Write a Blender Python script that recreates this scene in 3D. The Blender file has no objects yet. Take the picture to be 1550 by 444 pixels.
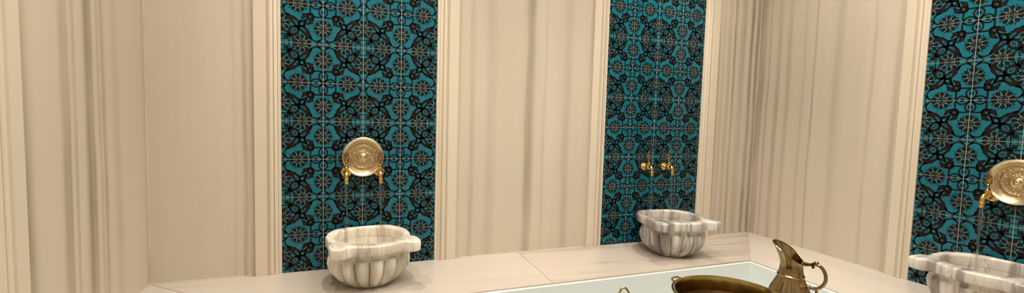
import bpy, bmesh, math, random
from mathutils import Vector, Matrix
PI = math.pi
SC = bpy.context.scene
COL = SC.collection
random.seed(7)

# ------------------------------------------------------------------ sizes
XL, XR = -0.348, 3.482          # left / right wall planes, back wall at y=0, ledge top z=0
YN = -3.35                       # near wall (behind the camera)
ZF, ZC = -0.50, 2.60             # floor, ceiling
T = 0.2                          # tile
LD, RD = 0.545, 0.59             # ledge depths
XI = XR - RD                     # inner face of the right ledge
YT = -1.18                       # near side of the tub

# ------------------------------------------------------------------ helpers
def tag(o, label=None, cat=None, group=None, kind=None):
    if label: o['label'] = label
    if cat: o['category'] = cat
    if group: o['group'] = group
    if kind: o['kind'] = kind
    return o

def empty(name, loc, rz=0.0):
    o = bpy.data.objects.new(name, None); COL.objects.link(o)
    o.empty_display_size = 0.1
    o.location = loc; o.rotation_euler = (0, 0, rz)
    return o

def mesh_obj(name, verts, faces, mats, parent=None, midx=None, smooth=False, loc=(0, 0, 0), angle=None, recalc=True):
    me = bpy.data.meshes.new(name)
    me.from_pydata([tuple(v) for v in verts], [], faces)
    if not isinstance(mats, (list, tuple)): mats = [mats]
    for m in mats: me.materials.append(m)
    if midx:
        me.polygons.foreach_set('material_index', midx)
    if recalc:
        bm = bmesh.new(); bm.from_mesh(me)
        bmesh.ops.recalc_face_normals(bm, faces=bm.faces[:])
        bm.to_mesh(me); bm.free()
    me.update()
    if smooth:
        me.polygons.foreach_set('use_smooth', [True] * len(me.polygons))
        if angle is not None:
            try: me.set_sharp_from_angle(angle=angle)
            except Exception: pass
    o = bpy.data.objects.new(name, me); COL.objects.link(o)
    o.location = loc
    if parent: o.parent = parent
    return o

class MB:
    """collects shapes into one mesh"""
    def __init__(self): self.v = []; self.f = []
    def add(self, vs, fs):
        n = len(self.v); self.v += [tuple(v) for v in vs]; self.f += [tuple(i + n for i in f) for f in fs]
    def box(self, a, b):
        x0, y0, z0 = a; x1, y1, z1 = b
        self.add([(x0,y0,z0),(x1,y0,z0),(x1,y1,z0),(x0,y1,z0),(x0,y0,z1),(x1,y0,z1),(x1,y1,z1),(x0,y1,z1)],
                 [(0,3,2,1),(4,5,6,7),(0,1,5,4),(1,2,6,5),(2,3,7,6),(3,0,4,7)])
    def prism(self, poly, z0, z1):
        n = len(poly)
        self.add([(x, y, z0) for x, y in poly] + [(x, y, z1) for x, y in poly],
                 [tuple(range(n))[::-1], tuple(range(n, 2*n))] + [(i, (i+1) % n, (i+1) % n + n, i + n) for i in range(n)])
    def lathe(self, prof, n=32, M=None, closed_ends=True):
        """prof: (r, z) list, spun round z"""
        vs = []; fs = []; k = len(prof)
        for r, z in prof:
            for i in range(n):
                a = 2*PI*i/n; vs.append(Vector((r*math.cos(a), r*math.sin(a), z)))
        for j in range(k-1):
            for i in range(n):
                fs.append((j*n+i, j*n+(i+1) % n, (j+1)*n+(i+1) % n, (j+1)*n+i))
        if closed_ends:
            fs.append(tuple(range(n))[::-1]); fs.append(tuple(range((k-1)*n, k*n)))
        if M: vs = [M @ v for v in vs]
        self.add(vs, fs)
    def tube(self, pts, rad, n=12, closed=False, squash=None):
        pts = [Vector(p) for p in pts]; m = len(pts)
        if not isinstance(rad, (list, tuple)): rad = [rad]*m
        vs = []; fs = []
        up = None
        for k, p in enumerate(pts):
            if closed: t = pts[(k+1) % m] - pts[k-1]
            else: t = pts[min(k+1, m-1)] - pts[max(k-1, 0)]
            t.normalize()
            if up is None:
                up = Vector((0, 0, 1)) if abs(t.z) < 0.9 else Vector((1, 0, 0))
            a = t.cross(up).normalized(); b = a.cross(t).normalized(); up = b
            for i in range(n):
                g = 2*PI*i/n
                vs.append(p + a*(rad[k]*math.cos(g)) + b*(rad[k]*math.sin(g)*(squash or 1)))
        for k in range(m if closed else m-1):
            k2 = (k+1) % m
            for i in range(n):
                fs.append((k*n+i, k*n+(i+1) % n, k2*n+(i+1) % n, k2*n+i))
        if not closed:
            fs.append(tuple(range(n))[::-1]); fs.append(tuple(range((m-1)*n, m*n)))
        self.add(vs, fs)
    def ball(self, c, r, n=14, sz=1.0):
        prof = [(max(1e-4, r*math.sin(PI*k/8)), -r*sz*math.cos(PI*k/8)) for k in range(9)]
        self.lathe(prof, n, Matrix.Translation(c))
    def build(self, name, mat, parent=None, smooth=True, angle=math.radians(40), loc=(0,0,0)):
        return mesh_obj(name, self.v, self.f, mat, parent, smooth=smooth, angle=angle, loc=loc)

def catmull(P, n=8, closed=False):
    out = []; m = len(P); P = [Vector(p) for p in P]
    rng = range(m) if closed else range(m-1)
    for k in rng:
        p0 = P[k-1] if (closed or k > 0) else P[k]
        p1 = P[k]; p2 = P[(k+1) % m]
        p3 = P[(k+2) % m] if (closed or k+2 < m) else P[(k+1) % m]
        for i in range(n):
            t = i/n
            out.append(0.5*((2*p1) + (p2-p0)*t + (2*p0-5*p1+4*p2-p3)*t*t + (3*p1-p0-3*p2+p3)*t**3))
    if not closed: out.append(P[-1])
    return out

# ------------------------------------------------------------------ materials
def new_mat(name):
    m = bpy.data.materials.new(name); m.use_nodes = True
    nt = m.node_tree; b = nt.nodes['Principled BSDF']
    return m, nt, b

def N(nt, typ, **kw):
    n = nt.nodes.new(typ)
    for k, v in kw.items():
        if k.startswith('i_'):
            key = k[2:]
            key = int(key) if key.isdigit() else key.replace('_', ' ')
            n.inputs[key].default_value = v
        else: setattr(n, k, v)
    return n

def mixc(nt, fac, a, b, mode='MIX'):
    n = nt.nodes.new('ShaderNodeMix'); n.data_type = 'RGBA'; n.blend_type = mode
    for s, v in ((n.inputs[0], fac), (n.inputs[6], a), (n.inputs[7], b)):
        if hasattr(v, 'is_linked') or isinstance(v, bpy.types.NodeSocket): nt.links.new(v, s)
        elif isinstance(v, (int, float)): s.default_value = v
        else: s.default_value = tuple(v) + ((1,) if len(v) == 3 else ())
    return n.outputs[2]

def mth(nt, op, a, b=None, clamp=False):
    n = nt.nodes.new('ShaderNodeMath'); n.operation = op; n.use_clamp = clamp
    for i, v in enumerate((a, b)):
        if v is None: continue
        if isinstance(v, (int, float)): n.inputs[i].default_value = v
        else: nt.links.new(v, n.inputs[i])
    return n.outputs[0]

def ramp(nt, fac, stops, interp='LINEAR'):
    n = nt.nodes.new('ShaderNodeValToRGB'); n.color_ramp.interpolation = interp
    e = n.color_ramp.elements
    while len(e) < len(stops): e.new(0.5)
    for k, (p, c) in enumerate(stops):
        e[k].position = p
        e[k].color = (c, c, c, 1) if isinstance(c, (int, float)) else tuple(c) + (1,)
    nt.links.new(fac, n.inputs[0])
    return n.outputs[0]

def marble_wall(name, axis, streaks, lo, hi, base, dark, seed=0.0, rough=0.28, amt=0.35, vein=(0.56, 0.48, 0.35)):
    """streaked marble cladding; streaks: (coord, width, strength) bands of the stone along the wall"""
    m, nt, b = new_mat(name)
    geo = N(nt, 'ShaderNodeNewGeometry')
    sep = N(nt, 'ShaderNodeSeparateXYZ'); nt.links.new(geo.outputs['Position'], sep.inputs[0])
    c = sep.outputs[axis]; z = sep.outputs[2]
    def streak_noise(sc, zs, off, detail=3.0, rgh=0.6):
        cb = N(nt, 'ShaderNodeCombineXYZ')
        nt.links.new(mth(nt, 'MULTIPLY', c, sc), cb.inputs[0])
        nt.links.new(mth(nt, 'MULTIPLY', z, zs), cb.inputs[1])
        cb.inputs[2].default_value = off + seed
        n = N(nt, 'ShaderNodeTexNoise', i_Scale=1.0, i_Detail=detail, i_Roughness=rgh)
        nt.links.new(cb.outputs[0], n.inputs['Vector']); return n.outputs[0]
    n1 = streak_noise(4.5, 0.35, 1.0, 3.0, 0.5); n2 = streak_noise(26.0, 0.45, 5.0, 4.0, 0.6); n3 = streak_noise(2.2, 0.5, 9.0, 2.0)
    wob = mth(nt, 'MULTIPLY', mth(nt, 'SUBTRACT', streak_noise(3.0, 1.1, 13.0, 3.0), 0.5), 0.045)
    cw = mth(nt, 'ADD', c, wob)
    t = mth(nt, 'DIVIDE', mth(nt, 'SUBTRACT', cw, lo), hi - lo, clamp=True)
    # band curve
    fc = nt.nodes.new('ShaderNodeFloatCurve'); cv = fc.mapping.curves[0]
    pts = {0.0: 0.0, 1.0: 0.0}
    for p, w, s in streaks:
        pp = (p-lo)/(hi-lo); ww = w/(hi-lo)
        for q, v in ((pp-ww*1.5, 0.0), (pp-ww*0.2, s), (pp+ww*0.2, s), (pp+ww*1.5, 0.0)):
            if 0.001 < q < 0.999: pts[round(q, 4)] = max(pts.get(round(q, 4), 0), v)
    ks = sorted(pts)
    cv.points[0].location = (ks[0], pts[ks[0]]); cv.points[1].location = (ks[-1], pts[ks[-1]])
    for k in ks[1:-1]: cv.points.new(k, pts[k])
    fc.mapping.update()
    nt.links.new(t, fc.inputs['Value'])
    band = mth(nt, 'MULTIPLY', fc.outputs[0], ramp(nt, n2, [(0.25, 0.45), (0.7, 1.0)]))
    band = mth(nt, 'MULTIPLY', band, ramp(nt, streak_noise(2.5, 1.3, 17.0, 2.0), [(0.32, 0.5), (0.6, 1.0)]))
    band = mth(nt, 'MULTIPLY', band, 1.6, True)
    f1 = ramp(nt, n1, [(0.38, 0.0), (0.75, 1.0)]); f2 = ramp(nt, n2, [(0.35, 0.0), (0.85, 1.0)])
    fac = mth(nt, 'ADD', mth(nt, 'MULTIPLY', f1, amt), mth(nt, 'MULTIPLY', f2, amt*0.7))
    col = mixc(nt, fac, base, vein)
    col = mixc(nt, band, col, dark)
    col = mixc(nt, mth(nt, 'MULTIPLY', ramp(nt, n3, [(0.35, 0.0), (0.7, 1.0)]), 0.12), col, (0.50, 0.445, 0.36))
    nt.links.new(col, b.inputs['Base Color'])
    b.inputs['Roughness'].default_value = rough
    b.inputs['Specular IOR Level'].default_value = 0.4
    return m

def marble_ledge(name, along, base, vein, seed, k=0.5):
    """horizontal slab with streaks running along its length"""
    m, nt, b = new_mat(name)
    geo = N(nt, 'ShaderNodeNewGeometry')
    sep = N(nt, 'ShaderNodeSeparateXYZ'); nt.links.new(geo.outputs['Position'], sep.inputs[0])
    a = sep.outputs[along]; c = sep.outputs[1-along]
    cb = N(nt, 'ShaderNodeCombineXYZ')
    nt.links.new(mth(nt, 'MULTIPLY', a, 0.9), cb.inputs[0])
    nt.links.new(mth(nt, 'ADD', mth(nt, 'MULTIPLY', c, 13.0), mth(nt, 'MULTIPLY', a, 0.9)), cb.inputs[1])
    cb.inputs[2].default_value = seed
    n = N(nt, 'ShaderNodeTexNoise', i_Scale=1.0, i_Detail=5.0, i_Roughness=0.6, i_Distortion=0.6)
    nt.links.new(cb.outputs[0], n.inputs['Vector'])
    f = mth(nt, 'MULTIPLY', ramp(nt, n.outputs[0], [(0.48, 0.0), (0.60, 0.55), (0.72, 1.0)]), k)
    col = mixc(nt, f, base, vein)
    nt.links.new(col, b.inputs['Base Color'])
    b.inputs['Roughness'].default_value = 0.3
    return m

def marble_basin(name, base, vein, seed, k, sx, dark=(0.16, 0.14, 0.13)):
    m, nt, b = new_mat(name)
    tc = N(nt, 'ShaderNodeTexCoord')
    mp = N(nt, 'ShaderNodeMapping'); nt.links.new(tc.outputs['Object'], mp.inputs[0])
    mp.inputs['Scale'].default_value = (sx, sx*0.22, sx*0.10); mp.inputs['Location'].default_value = (seed, 0, 0)
    mp.inputs['Rotation'].default_value = (0, 0.08, 0.12)
    n = N(nt, 'ShaderNodeTexNoise', i_Scale=1.0, i_Detail=4.0, i_Roughness=0.55, i_Distortion=0.12)
    nt.links.new(mp.outputs[0], n.inputs['Vector'])
    f = ramp(nt, n.outputs[0], [(0.40, 0.0), (0.50, 0.35), (0.58, 1.0)])
    col = mixc(nt, mth(nt, 'MULTIPLY', f, k), base, vein)
    mp2 = N(nt, 'ShaderNodeMapping'); nt.links.new(tc.outputs['Object'], mp2.inputs[0])
    mp2.inputs['Scale'].default_value = (sx*1.7, sx*0.5, sx*0.35); mp2.inputs['Location'].default_value = (seed+4, 2, 0)
    n2 = N(nt, 'ShaderNodeTexNoise', i_Scale=1.0, i_Detail=5.0, i_Roughness=0.6, i_Distortion=0.5)
    nt.links.new(mp2.outputs[0], n2.inputs['Vector'])
    f2 = ramp(nt, n2.outputs[0], [(0.53, 0.0), (0.60, 0.6), (0.66, 1.0)])
    col = mixc(nt, mth(nt, 'MULTIPLY', f2, k*0.75), col, dark)
    nt.links.new(col, b.inputs['Base Color'])
    b.inputs['Roughness'].default_value = 0.24
    b.inputs['Subsurface Weight'].default_value = 0.0
    return m

def plain(name, col, rough=0.5, metal=0.0, var=0.08, scale=8.0, bump=0.0, bscale=60.0):
    m, nt, b = new_mat(name)
    tc = N(nt, 'ShaderNodeTexCoord')
    n = N(nt, 'ShaderNodeTexNoise', i_Scale=scale, i_Detail=3.0)
    nt.links.new(tc.outputs['Object'], n.inputs['Vector'])
    dk = tuple(c*(1-var*3) for c in col)
    nt.links.new(mixc(nt, ramp(nt, n.outputs[0], [(0.35, 0.0), (0.75, 1.0)]), col, dk), b.inputs['Base Color'])
    b.inputs['Roughness'].default_value = rough; b.inputs['Metallic'].default_value = metal
    if bump:
        n2 = N(nt, 'ShaderNodeTexNoise', i_Scale=bscale, i_Detail=2.0)
        nt.links.new(tc.outputs['Object'], n2.inputs['Vector'])
        bp = N(nt, 'ShaderNodeBump', i_Strength=bump, i_Distance=0.002)
        nt.links.new(n2.outputs[0], bp.inputs['Height']); nt.links.new(bp.outputs[0], b.inputs['Normal'])
    return m

BASE = (0.61, 0.55, 0.455)
DARK = (0.24, 0.195, 0.15)
M_LEFT = marble_wall('marble_left', 1, [(-.90, .05, .75), (-.655, .04, .6), (-.60, .02, .35), (-.50, .05, .75), (-.42, .03, .55), (-.30, .03, .3), (-.02, .02, .2), (-1.2, .1, .5)],
                     -1.6, 0.0, (0.60, 0.53, 0.43), (0.27, 0.22, 0.165), 3.0, amt=0.2)
M_BACK = marble_wall('marble_back', 0, [(0.02, .015, .25), (.055, .02, .4), (.09, .012, .5), (1.23, .012, .3), (1.35, .03, .2), (1.60, .03, .5), (1.70, .012, .2), (1.86, .03, .2),
                     (3.09, .02, .35), (3.13, .02, .3), (3.19, .018, .3), (3.25, .014, .85), (3.32, .04, .35), (3.40, .03, .75), (3.455, .02, .7)],
                     XL, XR, BASE, DARK, 11.0, amt=0.28, vein=(0.46, 0.41, 0.315))
M_RIGHT = marble_wall('marble_right', 1, [(-.03, .03, .55), (-.09, .01, .35), (-.17, .02, .4), (-.255, .02, .3), (-.37, .01, .2), (-.44, .008, .4), (-.60, .03, .18), (-.80, .012, .22), (-.94, .02, .3), (-.975, .018, .85)],
                      -1.6, 0.0, (0.61, 0.545, 0.45), (0.235, 0.19, 0.15), 21.0, amt=0.28, vein=(0.45, 0.395, 0.31))
M_NEAR = marble_wall('marble_near', 0, [(0.5, .1, .4), (2.2, .1, .4)], XL, XR, BASE, DARK, 31.0)
M_TRIM = marble_wall('marble_trim', 2, [], 0, 2, (0.68, 0.60, 0.485), DARK, 41.0, amt=0.06)
M_LEDGE_A = marble_ledge('marble_ledge_pale', 0, (0.52, 0.47, 0.41), (0.36, 0.31, 0.235), 2.0, 0.30)
M_LEDGE_B = marble_ledge('marble_ledge_veined', 0, (0.51, 0.45, 0.39), (0.22, 0.19, 0.145), 7.3, 0.55)
M_LEDGE_R = marble_ledge('marble_ledge_right', 1, (0.54, 0.49, 0.43), (0.37, 0.35, 0.28), 12.1, 0.28)
M_BAS_P = marble_basin('basin_marble_white', (0.80, 0.735, 0.63), (0.42, 0.36, 0.29), 1.7, 0.55, 15.0)
M_BAS_Q = marble_basin('basin_marble_grey', (0.68, 0.635, 0.58), (0.20, 0.185, 0.175), 5.2, 0.8, 17.0)
M_BAS_S = marble_basin('basin_marble_banded', (0.68, 0.635, 0.57), (0.19, 0.17, 0.16), 8.4, 0.8, 15.0)
M_CEIL = plain('ceiling_plaster', (0.74, 0.70, 0.63), 0.8)
M_FLOOR = plain('floor_marble', (0.55, 0.50, 0.42), 0.35)
M_TUB = plain('tub_acrylic', (0.68, 0.73, 0.72), 0.12, var=0.01, scale=2.0)
M_CAULK = plain('caulk', (0.62, 0.54, 0.42), 0.5)
M_BRASS = plain('brass', (0.80, 0.52, 0.16), 0.16, 1.0, 0.08, 30.0, 0.15, 90)
M_BRASS_AGED = plain('brass_aged', (0.30, 0.19, 0.08), 0.2, 1.0, 0.12, 30.0, 0.2, 80)
M_BRASS_BOWL = plain('brass_bowl', (0.56, 0.42, 0.17), 0.17, 1.0, 0.12, 12.0, 0.12, 50)
M_EWER = plain('ewer_brass', (0.36, 0.275, 0.15), 0.2, 1.0, 0.10, 14.0, 0.15, 60)
# tiles
def glaze(name, col, rough, var=None):
    m, nt, b = new_mat(name)
    tc = N(nt, 'ShaderNodeTexCoord'); n = N(nt, 'ShaderNodeTexNoise', i_Scale=9.0, i_Detail=4.0, i_Roughness=0.6)
    nt.links.new(tc.outputs['Object'], n.inputs['Vector'])
    nt.links.new(mixc(nt, ramp(nt, n.outputs[0], [(0.35, 0.0), (0.7, 1.0)]), col, var or tuple(c*0.7 for c in col)), b.inputs['Base Color'])
    b.inputs['Roughness'].default_value = rough
    b.inputs['Specular IOR Level'].default_value = (0.4 if name == 'glaze_turquoise' else 0.2)
    n2 = N(nt, 'ShaderNodeTexNoise', i_Scale=45.0, i_Detail=2.0)
    nt.links.new(tc.outputs['Object'], n2.inputs['Vector'])
    bp = N(nt, 'ShaderNodeBump', i_Strength=0.12, i_Distance=0.002)
    nt.links.new(n2.outputs[0], bp.inputs['Height']); nt.links.new(bp.outputs[0], b.inputs['Normal'])
    return m
M_TURQ = glaze('glaze_turquoise', (0.006, 0.150, 0.205), 0.22, (0.004, 0.105, 0.155))
M_BROWN = glaze('glaze_brown', (0.017, 0.006, 0.003), 0.4)
M_BLACK = glaze('glaze_black', (0.005, 0.005, 0.005), 0.35)
M_LINE = glaze('glaze_grey_line', (0.16, 0.22, 0.20), 0.35)
M_GROUT = glaze('grout', (0.40, 0.33, 0.27), 0.7)
# water
M_WATER, nt, b = new_mat('running_water')
b.inputs['Transmission Weight'].default_value = 1.0; b.inputs['IOR'].default_value = 1.33; b.inputs['Roughness'].default_value = 0.04
b.inputs['Base Color'].default_value = (0.97, 0.98, 0.98, 1)
n = N(nt, 'ShaderNodeTexNoise', i_Scale=60.0); bp = N(nt, 'ShaderNodeBump', i_Strength=0.4, i_Distance=0.003)
nt.links.new(n.outputs[0], bp.inputs['Height']); nt.links.new(bp.outputs[0], b.inputs['Normal'])
# engraved brass
M_ENGR, nt, b = new_mat('brass_engraved')
tc = N(nt, 'ShaderNodeTexCoord')
vo = N(nt, 'ShaderNodeTexVoronoi', i_Scale=95.0); nt.links.new(tc.outputs['Object'], vo.inputs['Vector'])
no = N(nt, 'ShaderNodeTexNoise', i_Scale=160.0, i_Detail=2.0); nt.links.new(tc.outputs['Object'], no.inputs['Vector'])
h = mth(nt, 'ADD', ramp(nt, vo.outputs['Distance'], [(0.25, 0.0), (0.5, 1.0)]), mth(nt, 'MULTIPLY', no.outputs[0], 0.6))
nt.links.new(mixc(nt, ramp(nt, h, [(0.25, 0.0), (0.9, 1.0)]), (0.78, 0.64, 0.42), (0.46, 0.34, 0.18)), b.inputs['Base Color'])
bp = N(nt, 'ShaderNodeBump', i_Strength=0.6, i_Distance=0.0015)
nt.links.new(h, bp.inputs['Height']); nt.links.new(bp.outputs[0], b.inputs['Normal'])
b.inputs['Metallic'].default_value = 1.0; b.inputs['Roughness'].default_value = 0.45
M_PATINA = plain('brass_patina', (0.13, 0.075, 0.03), 0.38, 1.0, 0.2, 20.0, 0.3, 40)
M_DISC = plain('brass_pale', (0.80, 0.68, 0.46), 0.3, 1.0, 0.05, 25.0, 0.15, 120)

# ------------------------------------------------------------------ the room shell
def struct(name, mb, mat):
    o = mb.build(name, mat, smooth=False); tag(o, kind='structure'); return o
TH = 0.12
m = MB(); m.box((XL-TH, 0, ZF), (XR+TH, TH, ZC)); struct('wall_back', m, M_BACK)
m = MB(); m.box((XL-TH, YN, ZF), (XL, 0, ZC)); struct('wall_left', m, M_LEFT)
m = MB(); m.box((XR, YN, ZF), (XR+TH, 0, ZC)); struct('wall_right', m, M_RIGHT)
m = MB(); m.box((XL-TH, YN-TH, ZF), (XR+TH, YN, ZC)); struct('wall_near', m, M_NEAR)
m = MB(); m.box((XL-TH, YN-TH, ZC), (XR+TH, TH, ZC+TH)); struct('ceiling', m, M_CEIL)
m = MB(); m.box((XL-TH, YN-TH, ZF-TH), (XR+TH, TH, ZF)); struct('floor', m, M_FLOOR)

# moulded marble frames round the tile panels: profile (across, out); across 0 = outer edge, W = tile edge
def frame_profile(W):
    w = W/0.12
    pr = [(0, 0), (0, .020), (.002*w, .022), (.052*w, .022), (.054*w, .019), (.056*w, .013), (.059*w, .011), (.062*w, .014)]
    for k in range(9):                                   # ovolo
        a = PI*k/8; pr.append(((.064+.022*(1-math.cos(a))/2)*w, .016+.009*math.sin(a)))
    pr += [(.088*w, .013), (.090*w, .013)]
    for k in range(6):                                   # cavetto
        a = PI/2*k/5; pr.append(((.091+.013*math.sin(a))*w, .020-.010*math.sin(a)))
    pr += [(.106*w, .009), (.108*w, .013), (.118*w, .013), (.120*w, .011), (.120*w, 0)]
    return pr
def frame(name, wall, a, b, z0=0.0005, z1=ZC):
    """vertical moulding on a wall from coordinate a (outer) to b (tile side)"""
    W = abs(b-a); s = 1 if b > a else -1
    pr = frame_profile(W); vs = []
    for z in (z0, z1):
        for t, o in pr:
            c = a + s*t
            vs.append({'back': (c, -o, z), 'left': (XL+o, c, z), 'right': (XR-o, c, z)}[wall])
    n = len(pr)
    fs = [(i, (i+1) % n, (i+1) % n + n, i+n) for i in range(n)] + [tuple(range(n)), tuple(range(n, 2*n))]
    o = mesh_obj(name, vs, fs, M_TRIM, smooth=True, angle=math.radians(25)); tag(o, kind='structure')
frame('trim_1', 'back', 0.100, 0.221)
frame('trim_2', 'back', 1.143, 1.020)
frame('trim_3', 'back', 2.030, 2.143)
frame('trim_4', 'back', 3.068, 2.943)
frame('trim_5', 'right', -0.965, -1.073)
frame('trim_6', 'right', -1.98, -1.873)
frame('trim_7', 'left', -0.925, -1.05)
# thin beads of joint filler: foot of the cladding, room corners, horizontal joint of the slabs
m = MB()
def bead(p, q, r=0.003):
    m.tube([p, q], r, 8)
bead((XL, -.001, .001), (0.10, -.001, .001)); bead((1.146, -.001, .001), (2.03, -.001, .001)); bead((3.07, -.001, .001), (XR, -.001, .001))
struct('baseboard_back', m, M_CAULK)
m = MB(); bead((XR-.001, 0, .001), (XR-.001, -.963, .001)); struct('baseboard_right', m, M_CAULK)
m = MB(); bead((XL+.001, 0, .001), (XL+.001, -.923, .001)); struct('baseboard_left', m, M_CAULK)
m = MB(); bead((XL+.001, -.001, 0), (XL+.001, -.001, ZC), .004); struct('trim_8', m, M_CAULK)
m = MB(); bead((XR-.001, -.001, 0), (XR-.001, -.001, ZC), .002); struct('trim_9', m, M_CAULK)
m = MB(); bead((3.07, 0, 1.61), (XR, 0, 1.61), .0012); bead((XR, 0, 1.61), (XR, -.965, 1.61), .0012); struct('trim_10', m, M_TRIM)

# ------------------------------------------------------------------ tile panels
def clip_poly(poly):
    for ax, lim, sgn in ((0, 0, 1), (0, 1, -1), (1, 0, 1), (1, 1, -1)):
        out = []; n = len(poly)
        for i in range(n):
            p, q = poly[i], poly[(i+1) % n]
            dp, dq = (p[ax]-lim)*sgn, (q[ax]-lim)*sgn
            if dp >= 0: out.append(p)
            if (dp > 0 > dq) or (dp < 0 < dq):
                t = dp/(dp-dq); out.append((p[0]+(q[0]-p[0])*t, p[1]+(q[1]-p[1])*t))
        poly = out
        if len(poly) < 3: return None
    return poly
def tri_area(p):
    return abs(sum(p[i][0]*p[(i+1) % len(p)][1]-p[(i+1) % len(p)][0]*p[i][1] for i in range(len(p))))/2
PAT = []                                    # (poly, material, level) of one tile; mirrored over its diagonal
def put(poly, mat, lvl, mirror=True):
    for q in ([poly, [(v, u) for u, v in poly]] if mirror else [poly]):
        c = clip_poly(q)
        if c and tri_area(c) > 1e-5: PAT.append((c, mat, lvl))
def circle(c, r, n=12, ry=None): return [(c[0]+r*math.cos(2*PI*k/n), c[1]+(ry or r)*math.sin(2*PI*k/n)) for k in range(n)]
def smooth2(pts, n=5): return [(p.x, p.y) for p in catmull([(u, v, 0) for u, v in pts], n)]
def stroke(pts, w, mat=2, lvl=2, mirror=True, sm=True, closed=False):
    if mat == 2: w *= 1.25
    if closed: pts = pts + [pts[0], pts[1]]
    elif sm: pts = smooth2(pts)
    ns = []
    for k in range(len(pts)):
        a, b_ = pts[max(k-1, 0)], pts[min(k+1, len(pts)-1)]
        dx, dy = b_[0]-a[0], b_[1]-a[1]; l = math.hypot(dx, dy) or 1
        ns.append((-dy/l*w/2, dx/l*w/2))
    for k in range(len(pts)-1):
        p, q, n1, n2 = pts[k], pts[k+1], ns[k], ns[k+1]
        put([(p[0]+n1[0], p[1]+n1[1]), (q[0]+n2[0], q[1]+n2[1]), (q[0]-n2[0], q[1]-n2[1]), (p[0]-n1[0], p[1]-n1[1])], mat, lvl, mirror)
def shape(pts, mirror=True, ow=0.034, mat=1):
    put(pts, mat, 1, mirror)
    stroke(pts, ow, 2, 2, mirror, sm=False, closed=True)
# stems and loops round the A corner
stroke([(.25, .30), (.12, .305), (0, .30)], .034)
stroke([(0, .285), (.07, .245), (.098, .17), (.07, .09), (.02, .03), (-.03, -.02)], .032)
put([(0, .205), (.022, .22), (.048, .19), (.035, .165), (.045, .135), (.015, .12), (0, .135)], 2, 2)
stroke([(.0, .045), (.045, .0)], .02, mirror=False)
# crab block with two horns
shape([(.235, .35), (.228, .405), (.255, .435), (.235, .475), (.31, .495), (.40, .525), (.365, .475), (.325, .425), (.33, .37)], ow=.022)
shape([(.235, .265), (.265, .235), (.34, .225), (.385, .255), (.375, .33), (.33, .375), (.255, .385), (.225, .34)], mirror=False)
put([(.29, .305), (.305, .29), (.335, .305), (.325, .33), (.30, .335)], 0, 3, False)
stroke([(.36, .36), (.43, .43)], .04, mirror=False, sm=False)
# long leaf with its slit
shape([(.27, .895), (.305, .80), (.335, .745), (.33, .71), (.395, .64), (.445, .57), (.455, .50), (.50, .50), (.60, .60), (.585, .66), (.525, .675), (.49, .73), (.44, .755), (.40, .80), (.33, .85)])
put([(.405, .715), (.455, .63), (.53, .60), (.555, .62), (.48, .68)], 0, 3)
put([(.44, .675), (.475, .64), (.525, .625), (.49, .66)], 2, 4)
# knot
shape([(.40, .40), (.425, .50), (.46, .58), (.60, .64), (.64, .60), (.58, .46), (.50, .425)], mirror=False)
put([(.475, .475), (.54, .48), (.545, .545), (.48, .54)], 0, 3, False)
# lozenge
shape([(.545, .60), (.585, .66), (.565, .70), (.60, .72), (.59, .77), (.64, .775), (.66, .815), (.70, .805), (.735, .84), (.765, .825), (.86, .86),
       (.825, .765), (.84, .735), (.805, .70), (.815, .66), (.775, .64), (.77, .59), (.72, .60), (.70, .565), (.66, .585), (.60, .545)], mirror=False)
put([(.625, .65), (.63, .72), (.68, .755), (.755, .755), (.755, .68), (.72, .63), (.65, .625)], 0, 3, False)
put([(.65, .665), (.655, .71), (.69, .73), (.73, .73), (.73, .69), (.71, .655), (.665, .65)], 2, 4, False)
put(circle((.693, .693), .02, 6), 0, 5, False)
# lines round the C corner
stroke([(.815, 1.02), (.80, .90), (.80, .76)], .028)
stroke([(.70, 1.02), (.715, .93), (.76, .84), (.81, .80)], .028)
shape([(.835, .90), (.84, .85), (.90, .835), (.935, .85), (.925, .925), (.85, .935)], mirror=False, ow=.014)
stroke([(.93, 1), (.935, .93), (1, .93)], .018, mirror=False, sm=False)
# crossing curves at the B corner
stroke([(.28, .885), (.19, .93), (.11, .925), (.05, .885), (0, .82)], .03)
stroke([(.06, .89), (.11, .955), (.175, 1.01)], .03)
stroke([(-.01, .985), (.05, .95), (.10, .93)], .022)
# half flowers on the edges
def flower(cx, cy, along):
    def P(r, a, rr=None):          # a from the axis that points into the tile
        x, y = r*math.cos(a), (rr or r)*math.sin(a)
        return (cx+x, cy+y) if along == 'v' else (cx+y, cy-x)
    put([P(.062, 2*PI*k/14, .072) for k in range(14)], 2, 1)
    stroke([P(.055, 2*PI*k/14, .06) for k in range(14)], .009, 3, 3, sm=False, closed=True)
    put([P(.03, 2*PI*k/8, .035) for k in range(8)], 1, 2)
    stroke([P(.095, 2*PI*k/16, .10) for k in range(16)], .011, 3, 3, sm=False, closed=True)
    stroke([P(.080, 2*PI*k/16, .086) for k in range(16)], .022, 2, 2, sm=False, closed=True)
    for k in range(-2, 3):
        a = math.radians(k*39)
        put([P(.103, a-.10), P(.165, a-.29), P(.205, a-.27), P(.205, a-.13), P(.238, a), P(.205, a+.13), P(.205, a+.27), P(.165, a+.29), P(.103, a+.10)], 2, 1)
        put([P(.13, a-.04), P(.17, a-.12), P(.19, a), P(.17, a+.12), P(.13, a+.04)], 1, 2)
        if k < 2:
            b_ = math.radians((k+.5)*39)
            put([P(.205, b_-.04), P(.222, b_-.10), P(.25, b_), P(.222, b_+.10), P(.205, b_+.04)], 2, 1)
            stroke([P(.10, b_), P(.20, b_)], .010, 3, 3, sm=False)
flower(0, .60, 'v')
flower(.5, 1.0, 'h')
stroke([(0, .36), (0, .41)], .03, sm=False)

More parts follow.
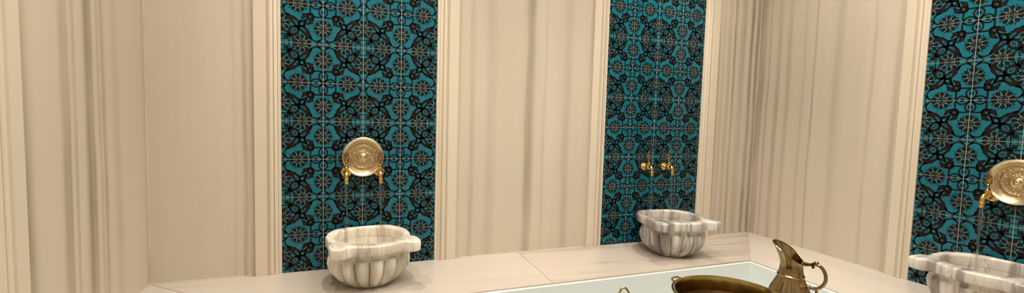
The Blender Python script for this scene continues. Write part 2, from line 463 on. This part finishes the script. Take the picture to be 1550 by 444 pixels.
def tile_panel(name, to_world, cols, rows, par, label, z_top):
    V = []; F = []; MI = []
    def addp(poly3, mi):
        n = len(V); V.extend(poly3); F.append(tuple(range(n, n+len(poly3)))); MI.append(mi)
    g = 0.0016                                              # half a joint
    d0 = 0.006                                              # thickness of the tiles
    # grout bed
    W, H = cols*T, rows*T
    c8 = [to_world(x, o, z) for x, z in ((0, 0.0006), (W, 0.0006), (W, H), (0, H)) for o in (d0-.0012,)]
    addp(c8, 4)
    for i in range(cols):
        for j in range(rows):
            x0, z0 = i*T, j*T
            a, b_, c, d = x0+g, x0+T-g, z0+g, z0+T-g
            addp([to_world(p, d0, q) for p, q in ((a, c), (b_, c), (b_, d), (a, d))], 0)
            for (p, q), (r, s) in (((a, c), (b_, c)), ((b_, c), (b_, d)), ((b_, d), (a, d)), ((a, d), (a, c))):
                addp([to_world(p, d0-.0012, q), to_world(r, d0-.0012, s), to_world(r, d0, s), to_world(p, d0, q)], 0)
            fu = (i % 2) == 0               # A corner on the right of even columns
            fv = (j % 2) == par
            for poly, mi, lvl in PAT:
                pts = []
                for u, v in poly:
                    uu = 1-u if fu else u; vv = 1-v if fv else v
                    pts.append(to_world(a+(b_-a)*uu, d0+.00012*lvl, c+(d-c)*vv))
                addp(pts, mi)
    o = mesh_obj(name, V, F, [M_TURQ, M_BROWN, M_BLACK, M_LINE, M_GROUT], midx=MI, recalc=False)
    tag(o, label, 'tile panel', 'turquoise tile panels')
ROWS = 13
tile_panel('tile_panel', lambda x, o, z: (0.2205+x*0.998, -o, z), 4, ROWS, 0, 'turquoise panel of brown floral tiles behind the white marble basin and brass disc', ZC)
tile_panel('tile_panel', lambda x, o, z: (2.1425+x, -o, z), 4, ROWS, 1, 'turquoise floral tile panel near the room corner, with two bare brass taps', ZC)
tile_panel('tile_panel', lambda x, o, z: (XR-o, -1.0725-x, z), 4, ROWS, 0, 'turquoise floral tile panel on the right wall, cut by the right edge of the photo', ZC)

# ------------------------------------------------------------------ ledge, tub
def slab(name, poly, mat, label, z0=-0.035):
    bm = bmesh.new()
    vs = [bm.verts.new((x, y, 0)) for x, y in poly]
    f = bm.faces.new(vs)
    r = bmesh.ops.extrude_face_region(bm, geom=[f])
    bmesh.ops.translate(bm, verts=[v for v in r['geom'] if isinstance(v, bmesh.types.BMVert)], vec=(0, 0, z0))
    bmesh.ops.recalc_face_normals(bm, faces=bm.faces[:])
    bmesh.ops.bevel(bm, geom=[e for e in bm.edges if all(v.co.z > -.001 for v in e.verts)], offset=.0022, segments=2, affect='EDGES')
    me = bpy.data.meshes.new(name); bm.to_mesh(me); bm.free(); me.materials.append(mat)
    o = bpy.data.objects.new(name, me); COL.objects.link(o)
    if label: tag(o, label, 'marble ledge')
    return o
J = 0.0004
e = 0.001
slab('ledge_slab', [(XL+RD, -LD), (1.535-J, -LD), (1.552-J, -e), (XL+e, -e)], M_LEDGE_A, 'pale marble ledge slab carrying the white basin, left of the seam')
slab('ledge_slab', [(1.535+J, -LD), (XI, -LD), (XR-e, -e), (1.552+J, -e)], M_LEDGE_B, 'veined marble ledge slab carrying the grey basin on the back wall, right of the seam')
slab('ledge_slab', [(XI, -LD-2*J), (XI, YT), (XI, YN+.1), (XR-e, YN+.1), (XR-e, -e-2*J)], M_LEDGE_R, 'long pale marble ledge slab running along the right wall')
slab('ledge_slab', [(XL+RD-J, -LD-2*J), (XL+e, -e-2*J), (XL+e, YN+.1), (XL+RD-J, YN+.1)], M_LEDGE_R, 'marble ledge slab along the left wall, only its corner tip in view')
slab('ledge_slab', [(XL+RD+J, YT), (XI-J, YT), (XI-J, YT-.55), (XL+RD+J, YT-.55)], M_LEDGE_A, 'marble ledge slab on the near side of the tub, below the brass vessels')
# supports under the ledges
m = MB()
m.box((XL+.002, -LD+.01, ZF+.001), (XR-.002, -.002, -.036)); m.box((XI+.01, YN+.1, ZF+.001), (XR-.002, -LD+.008, -.036))
m.box((XL+.002, YN+.1, ZF+.001), (XL+RD-.01, -LD+.008, -.036)); m.box((XL+RD+.01, YT-.54, ZF+.001), (XI-.01, YT-.01, -.036))
struct('trim_11', m, M_LEDGE_R)
# tub: white shell let in between the ledges
m = MB()
x0, x1, y0, y1 = XL+RD+.003, XI-.003, YT+.003, -LD-.003
th = .012
def rr(x0, x1, y0, y1, r, n=5):
    out = []
    for cx, cy, a0 in ((x1-r, y1-r, 0), (x0+r, y1-r, PI/2), (x0+r, y0+r, PI), (x1-r, y0+r, 1.5*PI)):
        for k in range(n+1):
            a = a0+PI/2*k/n; out.append((cx+r*math.cos(a), cy+r*math.sin(a)))
    return out
rings = []
for ins, r, z in ((0, .004, -.034), (0, .004, -.010), (.002, .006, -.006), (.005, .008, -.006), (.008, .010, -.010), (.020, .016, -.24), (.04, .04, -.40), (.08, .07, -.43)):
    rings.append([(x, y, z) for x, y in rr(x0+ins, x1-ins, y0+ins, y1-ins, r)])
n = len(rings[0]); vs = [p for r in rings for p in r]; fs = []
for j in range(len(rings)-1):
    for i in range(n): fs.append((j*n+i, j*n+(i+1) % n, (j+1)*n+(i+1) % n, (j+1)*n+i))
fs.append(tuple(range((len(rings)-1)*n, len(rings)*n)))
o = mesh_obj('bathtub', vs, fs, M_TUB, smooth=True, angle=math.radians(30))
tag(o, 'white sunken bathtub set between the marble ledges', 'bathtub')
sm = o.modifiers.new('shell', 'SOLIDIFY'); sm.thickness = .004; sm.offset = 0

# ------------------------------------------------------------------ carved marble basins
H_B = 0.241; RIM = 0.053
half = [(0, .205), (.10, .205), (.15, .180), (.188, .125), (.207, .055), (.205, -.02), (.192, -.075), (.190, -.092), (.200, -.098), (.212, -.105), (.215, -.130), (.215, -.177), (.209, -.200),
        (.193, -.210), (.165, -.213), (.148, -.208), (.140, -.195), (.128, -.186), (.112, -.190), (.060, -.212), (0, -.221)]
outline = half + [(-x, y) for x, y in half[-2:0:-1]]
def ray_r(poly, a):
    dx, dy = math.cos(a), math.sin(a); best = 0
    for i in range(len(poly)):
        (px, py), (qx, qy) = poly[i], poly[(i+1) % len(poly)]
        ex, ey = qx-px, qy-py; den = dx*ey-dy*ex
        if abs(den) < 1e-9: continue
        t = (px*ey-py*ex)/den; s = (px*dy-py*dx)/den
        if t > 0 and -1e-6 <= s <= 1+1e-6: best = max(best, t)
    return best
NA = 288
ANG = [2*PI*i/NA for i in range(NA)]
RO = [ray_r(outline, a) for a in ANG]
RO = [(RO[i-1]+2*RO[i]+RO[(i+1) % NA])/4 for i in range(NA)]
CI, RI = (0.0, 0.012), 0.171                     # opening
def inner_ring(s, z):
    return [(CI[0]+RI*s*math.cos(a), CI[1]+RI*s*math.sin(a), z) for a in ANG]
def outer_ring(f, z, off=0.0):
    return [((RO[i]*f+off)*math.cos(a), (RO[i]*f+off)*math.sin(a), z) for i, a in enumerate(ANG)]
def skin_rings(rings, close=True, cap=False):
    n = len(rings[0]); vs = [p for r in rings for p in r]; fs = []
    K = len(rings)
    for j in range(K if close else K-1):
        j2 = (j+1) % K
        for i in range(n): fs.append((j*n+i, j*n+(i+1) % n, j2*n+(i+1) % n, j2*n+i))
    if cap:
        fs.append(tuple(range(n))[::-1]); fs.append(tuple(range((K-1)*n, K*n)))
    return vs, fs
def make_basin(loc, rz, mat, label, s=1.0):
    root = empty('marble_basin', loc, rz); root.scale = (s, s, s)
    tag(root, label, 'basin')
    zt, zb = H_B, H_B-RIM
    rings = [inner_ring(.985, zb+.001), inner_ring(.985, zt-.012), inner_ring(1.0, zt-.004), inner_ring(1.03, zt), outer_ring(1, zt, -.008), outer_ring(1, zt-.002, -.003),
             outer_ring(1, zt-.008), outer_ring(1, zb+.010), outer_ring(1, zb+.003, -.003), outer_ring(1, zb, -.010)]
    vs, fs = skin_rings(rings, True)
    mesh_obj('rim', vs, fs, mat, root, smooth=True, angle=math.radians(50))
    # body: collar, gadroons, foot; then the inside bowl
    NL = 16
    def lobed(z, r, amp):
        out = []
        for i, a in enumerate(ANG):
            l = abs(math.cos(a*NL/2))            # 1 on the lobe, 0 in the groove
            l = l**.62
            rr_ = r - amp*1.25*(1-l)
            rr_ = min(rr_, RO[i]-.006) if z > .16 else rr_
            x, y = rr_*math.cos(a), rr_*math.sin(a)*0.985
            out.append((x, y, z))
        return out
    prof = [(zb-.0003, .190, 0), (.176, .190, 0), (.170, .189, .0), (.164, .190, .001), (.160, .195, .007), (.154, .200, .016), (.142, .204, .025), (.122, .206, .030), (.100, .203, .032), (.078, .195, .032),
            (.058, .182, .030), (.040, .165, .026), (.024, .145, .019), (.011, .127, .011), (.003, .115, .003), (0.0, .108, 0)]
    rings = [lobed(z, r, a) for z, r, a in prof][::-1]
    rings += [inner_ring(.985, zb-.0003), inner_ring(.975, .15), inner_ring(.93, .11), inner_ring(.84, .075), inner_ring(.68, .05), inner_ring(.4, .036), inner_ring(.1, .032)]
    vs, fs = skin_rings(rings, False, True)
    mesh_obj('bowl', vs, fs, mat, root, smooth=True, angle=math.radians(60))
    return root
make_basin((0.644, -.240, .0003), math.radians(8), M_BAS_P, 'white marble basin with brown veins, under the brass taps and disc on the back wall', .98)
make_basin((2.514, -.272, .0003), math.radians(-8), M_BAS_Q, 'grey veined marble basin beside the room corner, under two brass taps without a disc')
make_basin((XR-.236, -1.496, .0003), math.radians(-90), M_BAS_S, 'grey banded marble basin on the right ledge, cut by the right edge of the photo')

# ------------------------------------------------------------------ taps
def make_tap(loc, rz, label):
    root = empty('wall_tap', loc, rz); tag(root, label, 'tap', 'brass wall taps above the basins')
    R90 = Matrix.Rotation(PI/2, 4, 'X')          # lathe axis z -> -y
    m = MB()
    m.lathe([(.001, 0), (.025, 0), (.027, .003), (.026, .007), (.021, .009), (.022, .013), (.017, .018), (.0125, .020), (.0125, .024), (.015, .027), (.0125, .030), (.001, .030)], 28, R90)
    m.build('wall_rose', M_BRASS, root)
    m = MB()
    m.lathe([(.001, .029), (.010, .029), (.0105, .045), (.013, .048), (.013, .052), (.001, .052)], 20, R90)
    m.tube([(0, -.055, -.014), (0, -.055, .028)], [.012, .011], 18)
    pts = catmull([(0, -.055, .0), (0, -.068, .006), (0, -.083, .003), (0, -.092, -.010), (0, -.094, -.026)], 6)
    m.tube(pts, .0098, 18)
    m.ball((0, -.055, .0), .0155)
    m.build('tap_body', M_BRASS, root)
    m = MB()
    m.lathe([(.001, -.022), (.0115, -.022), (.0125, -.025), (.0115, -.028), (.010, -.029), (.0118, -.032), (.0118, -.035), (.0098, -.037), (.0108, -.040), (.010, -.050), (.0085, -.053), (.001, -.053)], 20,
            Matrix.Translation((0, -.094, 0)))
    m.build('nozzle', M_BRASS, root)
    # tall pierced handle
    m = MB()
    m.lathe([(.001, .026), (.010, .026), (.012, .030), (.009, .034), (.006, .037), (.0085, .041), (.0055, .045), (.0045, .052), (.008, .056), (.0045, .060), (.001, .060)], 18, Matrix.Translation((0, -.055, 0)))
    for s_ in (-1, 1):
        m.tube([Vector((s_*x, -.055, z)) for x, z in ((.001, .059), (.009, .065), (.012, .073), (.009, .081), (.003, .085), (.008, .091), (.0085, .098), (.003, .104), (.0005, .109))], [.003, .0036, .0036, .0036, .003, .0034, .0034, .003, .0018], 10)
        m.ball((s_*.0115, -.055, .062), .0035, 10); m.ball((s_*.012, -.055, .086), .003, 10)
    m.ball((0, -.055, .073), .0045, 10); m.ball((0, -.055, .094), .0035, 10)
    m.tube([(0, -.055, .058), (0, -.055, .108)], .002, 8)
    hd = m.build('handle', M_BRASS_AGED, root)
    m = MB(); m.ball((0, -.055, .111), .0042, 10); m.build('finial', M_BRASS_AGED, hd)
    return root
def copy_tree(o, parent=None):
    c = o.copy(); COL.objects.link(c)
    if parent: c.parent = parent
    for ch in list(o.children): copy_tree(ch, c)
    return c
WO = .0062
taps = [((.535, -WO, .531), 0, 'brass wall tap on the left side of the brass disc, above the white basin'),
        ((.707, -WO, .531), 0, 'brass wall tap on the right side of the brass disc, above the white basin'),
        ((2.467, -WO, .533), 0, 'left one of the two bare brass taps above the grey basin by the room corner'),
        ((2.636, -WO, .533), 0, 'right one of the two bare brass taps above the grey basin by the room corner'),
        ((XR-WO, -1.392, .533), -PI/2, 'brass wall tap on the right wall, left of the disc cut by the photo edge')]
t0 = make_tap(*taps[0])
for loc, rz, lab in taps[1:]:
    t = copy_tree(t0); t.location = loc; t.rotation_euler = (0, 0, rz); t['label'] = lab

# water falling from each tap into its basin
def stream(loc, rz, label, seed, z_end=.06, r=.0042, drift=.01):
    rnd = random.Random(seed); m = MB(); pts = []; rad = []
    z = loc[2]-.0535; L = z-z_end
    for k in range(25):
        t = k/24
        pts.append((drift*t*t + .0006*math.sin(t*17+seed), -.094-.012*t, -.0537-L*t)); rad.append(r*(1-.35*min(1, t*2))*(1+.18*math.sin(t*40+seed)+.1*rnd.random()))
    m.tube(pts, rad, 10)
    o = m.build('water_stream', M_WATER); o.location = loc; o.rotation_euler = (0, 0, rz)
    tag(o, label, 'water', 'streams of tap water')
stream(taps[0][0], 0, 'thin stream of water from the left tap into the white basin', 1)
stream(taps[1][0], 0, 'thin stream of water from the right tap into the white basin', 2)
stream(taps[2][0], 0, 'thin stream of water from the left tap into the grey basin by the corner', 3)
stream(taps[3][0], 0, 'thin stream of water from the right tap into the grey basin by the corner', 4)
stream(taps[4][0], -PI/2, 'stream of water falling into the banded basin on the right wall', 5, r=.006)

# ------------------------------------------------------------------ engraved brass bath bowls hung on the tiles
def make_disc(loc, rz, label):
    root = empty('bath_bowl', loc, rz); tag(root, label, 'brass bowl', 'engraved brass bowls between the taps')
    R90 = Matrix.Rotation(PI/2, 4, 'X')
    m = MB()                                       # shell seen from the inside
    m.lathe([(.001, .0), (.070, .0), (.084, .010), (.092, .022), (.096, .029), (.103, .030), (.106, .032), (.106, .035), (.102, .0365), (.095, .034), (.090, .030), (.087, .022),
             (.082, .018), (.0785, .020), (.0765, .0165), (.0745, .0145), (.001, .0135)], 72, R90)
    m.build('dish', M_DISC, root)
    m = MB()
    m.lathe([(.001, .0136), (.0735, .0146), (.0735, .0155), (.062, .0150), (.060, .0160), (.058, .0150), (.030, .0150), (.028, .0162), (.026, .0150), (.001, .0150)], 64, R90)
    m.build('engraved_floor', M_ENGR, root)
    m = MB()
    m.lathe([(.001, .0151), (.021, .0151), (.021, .017), (.017, .0175), (.0135, .021), (.0125, .025), (.0090, .028), (.0050, .0285), (.0045, .0265), (.0025, .0262), (.001, .0262)], 32, R90)
    m.build('boss', M_DISC, root)
    return root
d0 = make_disc((.6205, -.0065, .613), 0, 'round engraved brass bowl hung between the two taps above the white basin')
d1 = copy_tree(d0); d1.location = (XR-.0065, -1.478, .613); d1.rotation_euler = (0, 0, -PI/2)
d1['label'] = 'round engraved brass bowl on the right wall, cut by the right edge of the photo'

# ------------------------------------------------------------------ brass vessels on the near ledge
def make_ewer(loc, rz):
    root = empty('brass_ewer', loc, rz); tag(root, 'aged brass ewer with raised spout and curled handle, in front of the tub', 'jug')
    n = 72
    def ring(z, r, fl=0.0, nf=14):
        return [((r-fl*abs(math.sin(a*nf/2))**1.0*-1-fl)*math.cos(a), (r-fl*abs(math.sin(a*nf/2))*-1-fl)*math.sin(a), z) for a in [2*PI*i/n for i in range(n)]]
    def mouth(t, w=0.0):
        # t 0..1 from neck to lip; spout towards +x
        out = []
        for i in range(n):
            a = 2*PI*i/n; c = (1+math.cos(a))/2
            r = .0435 + .004*t + t**1.3*(.030*c**2.0)
            z = .270 + t*(.002 + .076*c**1.25)
            out.append(((r-w)*math.cos(a), (r-w)*math.sin(a)*(1-.12*t), z))
        return out
    prof = [(0, .058, 0), (.004, .062, 0), (.010, .060, 0), (.016, .052, 0), (.024, .055, .001), (.045, .074, .004), (.075, .087, .005), (.100, .089, .005), (.125, .083, .005), (.155, .075, .004), (.185, .0605, .003), (.206, .0515, .001),
            (.211, .0505, 0), (.213, .0525, 0), (.216, .0525, 0), (.218, .0495, 0), (.226, .047, .001), (.242, .044, .0012), (.260, .0425, .001)]
    rings = [ring(z, r, f) for z, r, f in prof] + [mouth(t) for t in (0, .25, .5, .75, 1)]
    rings += [mouth(1, .0022), mouth(.75, .003), mouth(.5, .003), mouth(.25, .003), mouth(0, .003)] + [ring(z, r-.003, 0) for z, r, f in prof[::-1][:6]]
    vs, fs = skin_rings(rings, False, True)
    mesh_obj('body', vs, fs, M_EWER, root, smooth=True, angle=math.radians(45))
    # lip bead
    m = MB(); m.tube(mouth(1, .0012), .0022, 8, closed=True); m.build('lip', M_EWER, root)
    # hinge bracket and C handle at -x
    m = MB(); m.box((-.082, -.010, .275), (-.040, .010, .281)); m.box((-.084, -.006, .265), (-.076, .006, .287)); m.tube([(-.080, -.011, .284), (-.080, .011, .284)], .0055, 12)
    m.build('hinge', M_BRASS_AGED, root, angle=math.radians(30))
    m = MB()
    pts = catmull([(-.046, 0, .270), (-.068, 0, .276), (-.090, 0, .283), (-.110, 0, .275), (-.124, 0, .252), (-.126, 0, .222), (-.113, 0, .196), (-.094, 0, .184), (-.074, 0, .180), (-.057, 0, .178)], 6)
    m.tube(pts, [.0058+.0012*math.sin(PI*k/(len(pts)-1)) for k in range(len(pts))], 12)
    m.tube([(-.094, 0, .181), (-.098, 0, .172), (-.099, 0, .164)], [.006, .005, .0062], 10)
    m.ball((-.068, 0, .182), .009, 12)
    hd = m.build('handle', M_EWER, root)
    m = MB(); m.ball((-.091, 0, .290), .0095, 14, .8); m.build('thumb_knob', M_EWER, hd)
    return root
make_ewer((2.296, -1.262, .0003), math.radians(108))

def make_bowl(name, loc, rz, R, Hh, label, handle_angles, upright=False, mat=None):
    root = empty(name, loc, rz); tag(root, label, 'bowl')
    m = MB()
    k = R/.2
    prof = [(.001, 0), (.11*k, 0), (.128*k, .006), (.160*k, Hh*.35), (.183*k, Hh*.62), (.190*k, Hh*.70), (.191*k, Hh*.95), (.197*k, Hh*.985), (.203*k, Hh), (.203*k, Hh+.004), (.198*k, Hh+.006),
            (.190*k, Hh+.003), (.186*k, Hh*.95), (.185*k, Hh*.72), (.178*k, Hh*.66), (.155*k, Hh*.37), (.120*k, .012), (.06*k, .008), (.001, .008)]
    m.lathe(prof[:14], 96, closed_ends=False); m.build('bowl_shell', mat, root)
    m = MB(); m.lathe([(r-.0004, z+.0004) for r, z in prof[13:]], 96, closed_ends=False); m.build('inner_floor', M_PATINA, root)
    for a in handle_angles:
        m = MB()
        d = Vector((math.cos(a), math.sin(a), 0)); t = Vector((-math.sin(a), math.cos(a), 0))
        o_ = d*(.196*k) + Vector((0, 0, Hh*.97)); up = Vector((0, 0, 1)) if upright else Vector((0, 0, .25))
        out = (d*.35+up).normalized() if upright else (d+up*.12).normalized()
        rr_ = .021 if upright else .040
        pts = [o_ + t*(rr_*math.cos(g)) + out*(rr_*(2.3 if upright else .95)*math.sin(g)) for g in [PI*q/14 for q in range(15)]]
        m.tube(pts, .0042, 10)
        for s_ in (-1, 1): m.ball(o_+t*(rr_*s_)-d*.002, .007, 12, .8)
        m.build('handle', mat, root)
    return root
BX, BY = 1.897, -1.315
make_bowl('brass_bowl', (BX, BY, .0003), 0, .205, .193, 'wide brass bowl with a rolled rim and small ring handles, beside the ewer', [math.radians(106), math.radians(-74)], mat=M_BRASS_BOWL)
make_bowl('brass_bowl', (1.432, -1.347, .0003), 0, .10, .203, 'small brass bowl below the tub, only its upright ring handle in view', [math.radians(70), math.radians(-110)], True, M_BRASS_BOWL)

# ------------------------------------------------------------------ lamps: recessed downlights over the basins, added fill elsewhere
def spot(name, loc, power, size=110, col=(1.0, .80, .56), rad=.035, blend=.6):
    l = bpy.data.lights.new(name, 'SPOT'); l.energy = power; l.color = col; l.spot_size = math.radians(size); l.spot_blend = blend; l.shadow_soft_size = rad
    o = bpy.data.objects.new(name, l); COL.objects.link(o); o.location = loc; return o
def area(name, loc, power, sx, sy, col=(1.0, .82, .60)):
    l = bpy.data.lights.new(name, 'AREA'); l.shape = 'RECTANGLE'; l.size = sx; l.size_y = sy; l.energy = power; l.color = col
    o = bpy.data.objects.new(name, l); COL.objects.link(o); o.location = loc; return o
WARM = (1.0, .91, .79)
for x, y, p, a in ((.64, -.20, 88, 64), (2.53, -.22, 88, 64), (XR-.22, -1.47, 88, 64)):        # over the basins
    spot('downlight_or_fill', (x, y, ZC-.01), p, a, col=WARM, blend=.8)
for x, y, p, a in ((1.55, -1.0, 24, 90), (.15, -.95, 66, 150), (2.80, -.95, 66, 150), (1.3, -1.8, 50, 125), (2.3, -1.9, 50, 125), (.6, -2.3, 60, 150)):  # added fill spots that brighten the walls and room, no real fixtures
    spot('downlight_or_fill', (x, y, ZC-.01), p, a, col=WARM, blend=.8)
area('fill_area', (1.5, -1.4, ZC-.01), 40, 1.6, 1.2, WARM)  # broad fill added for even room light, not a real ceiling fixture
w = bpy.data.worlds.new('world'); SC.world = w; w.use_nodes = True
w.node_tree.nodes['Background'].inputs[0].default_value = (0.02, 0.018, 0.015, 1)

# ------------------------------------------------------------------ camera
f = Vector((0.35612301, 0.93198951, -0.06761622)); r = Vector((0.9344373, -0.35504737, 0.02771812)); u = Vector((-0.00182604, 0.07305418, 0.9973263))
cam = bpy.data.cameras.new('camera'); co = bpy.data.objects.new('camera', cam); COL.objects.link(co)
cam.sensor_fit = 'HORIZONTAL'; cam.sensor_width = 36; cam.lens = 686.356/1550*36
cam.clip_start = .02
M = Matrix((r, u, -f)).transposed().to_4x4(); M.translation = Vector((.4991, -2.5993, .8572))
co.matrix_world = M
SC.camera = co
SC.view_settings.view_transform = 'Standard'; SC.view_settings.look = 'None'
SC.view_settings.gamma = 1; SC.view_settings.use_curve_mapping = False
SC.view_settings.exposure = 0.0
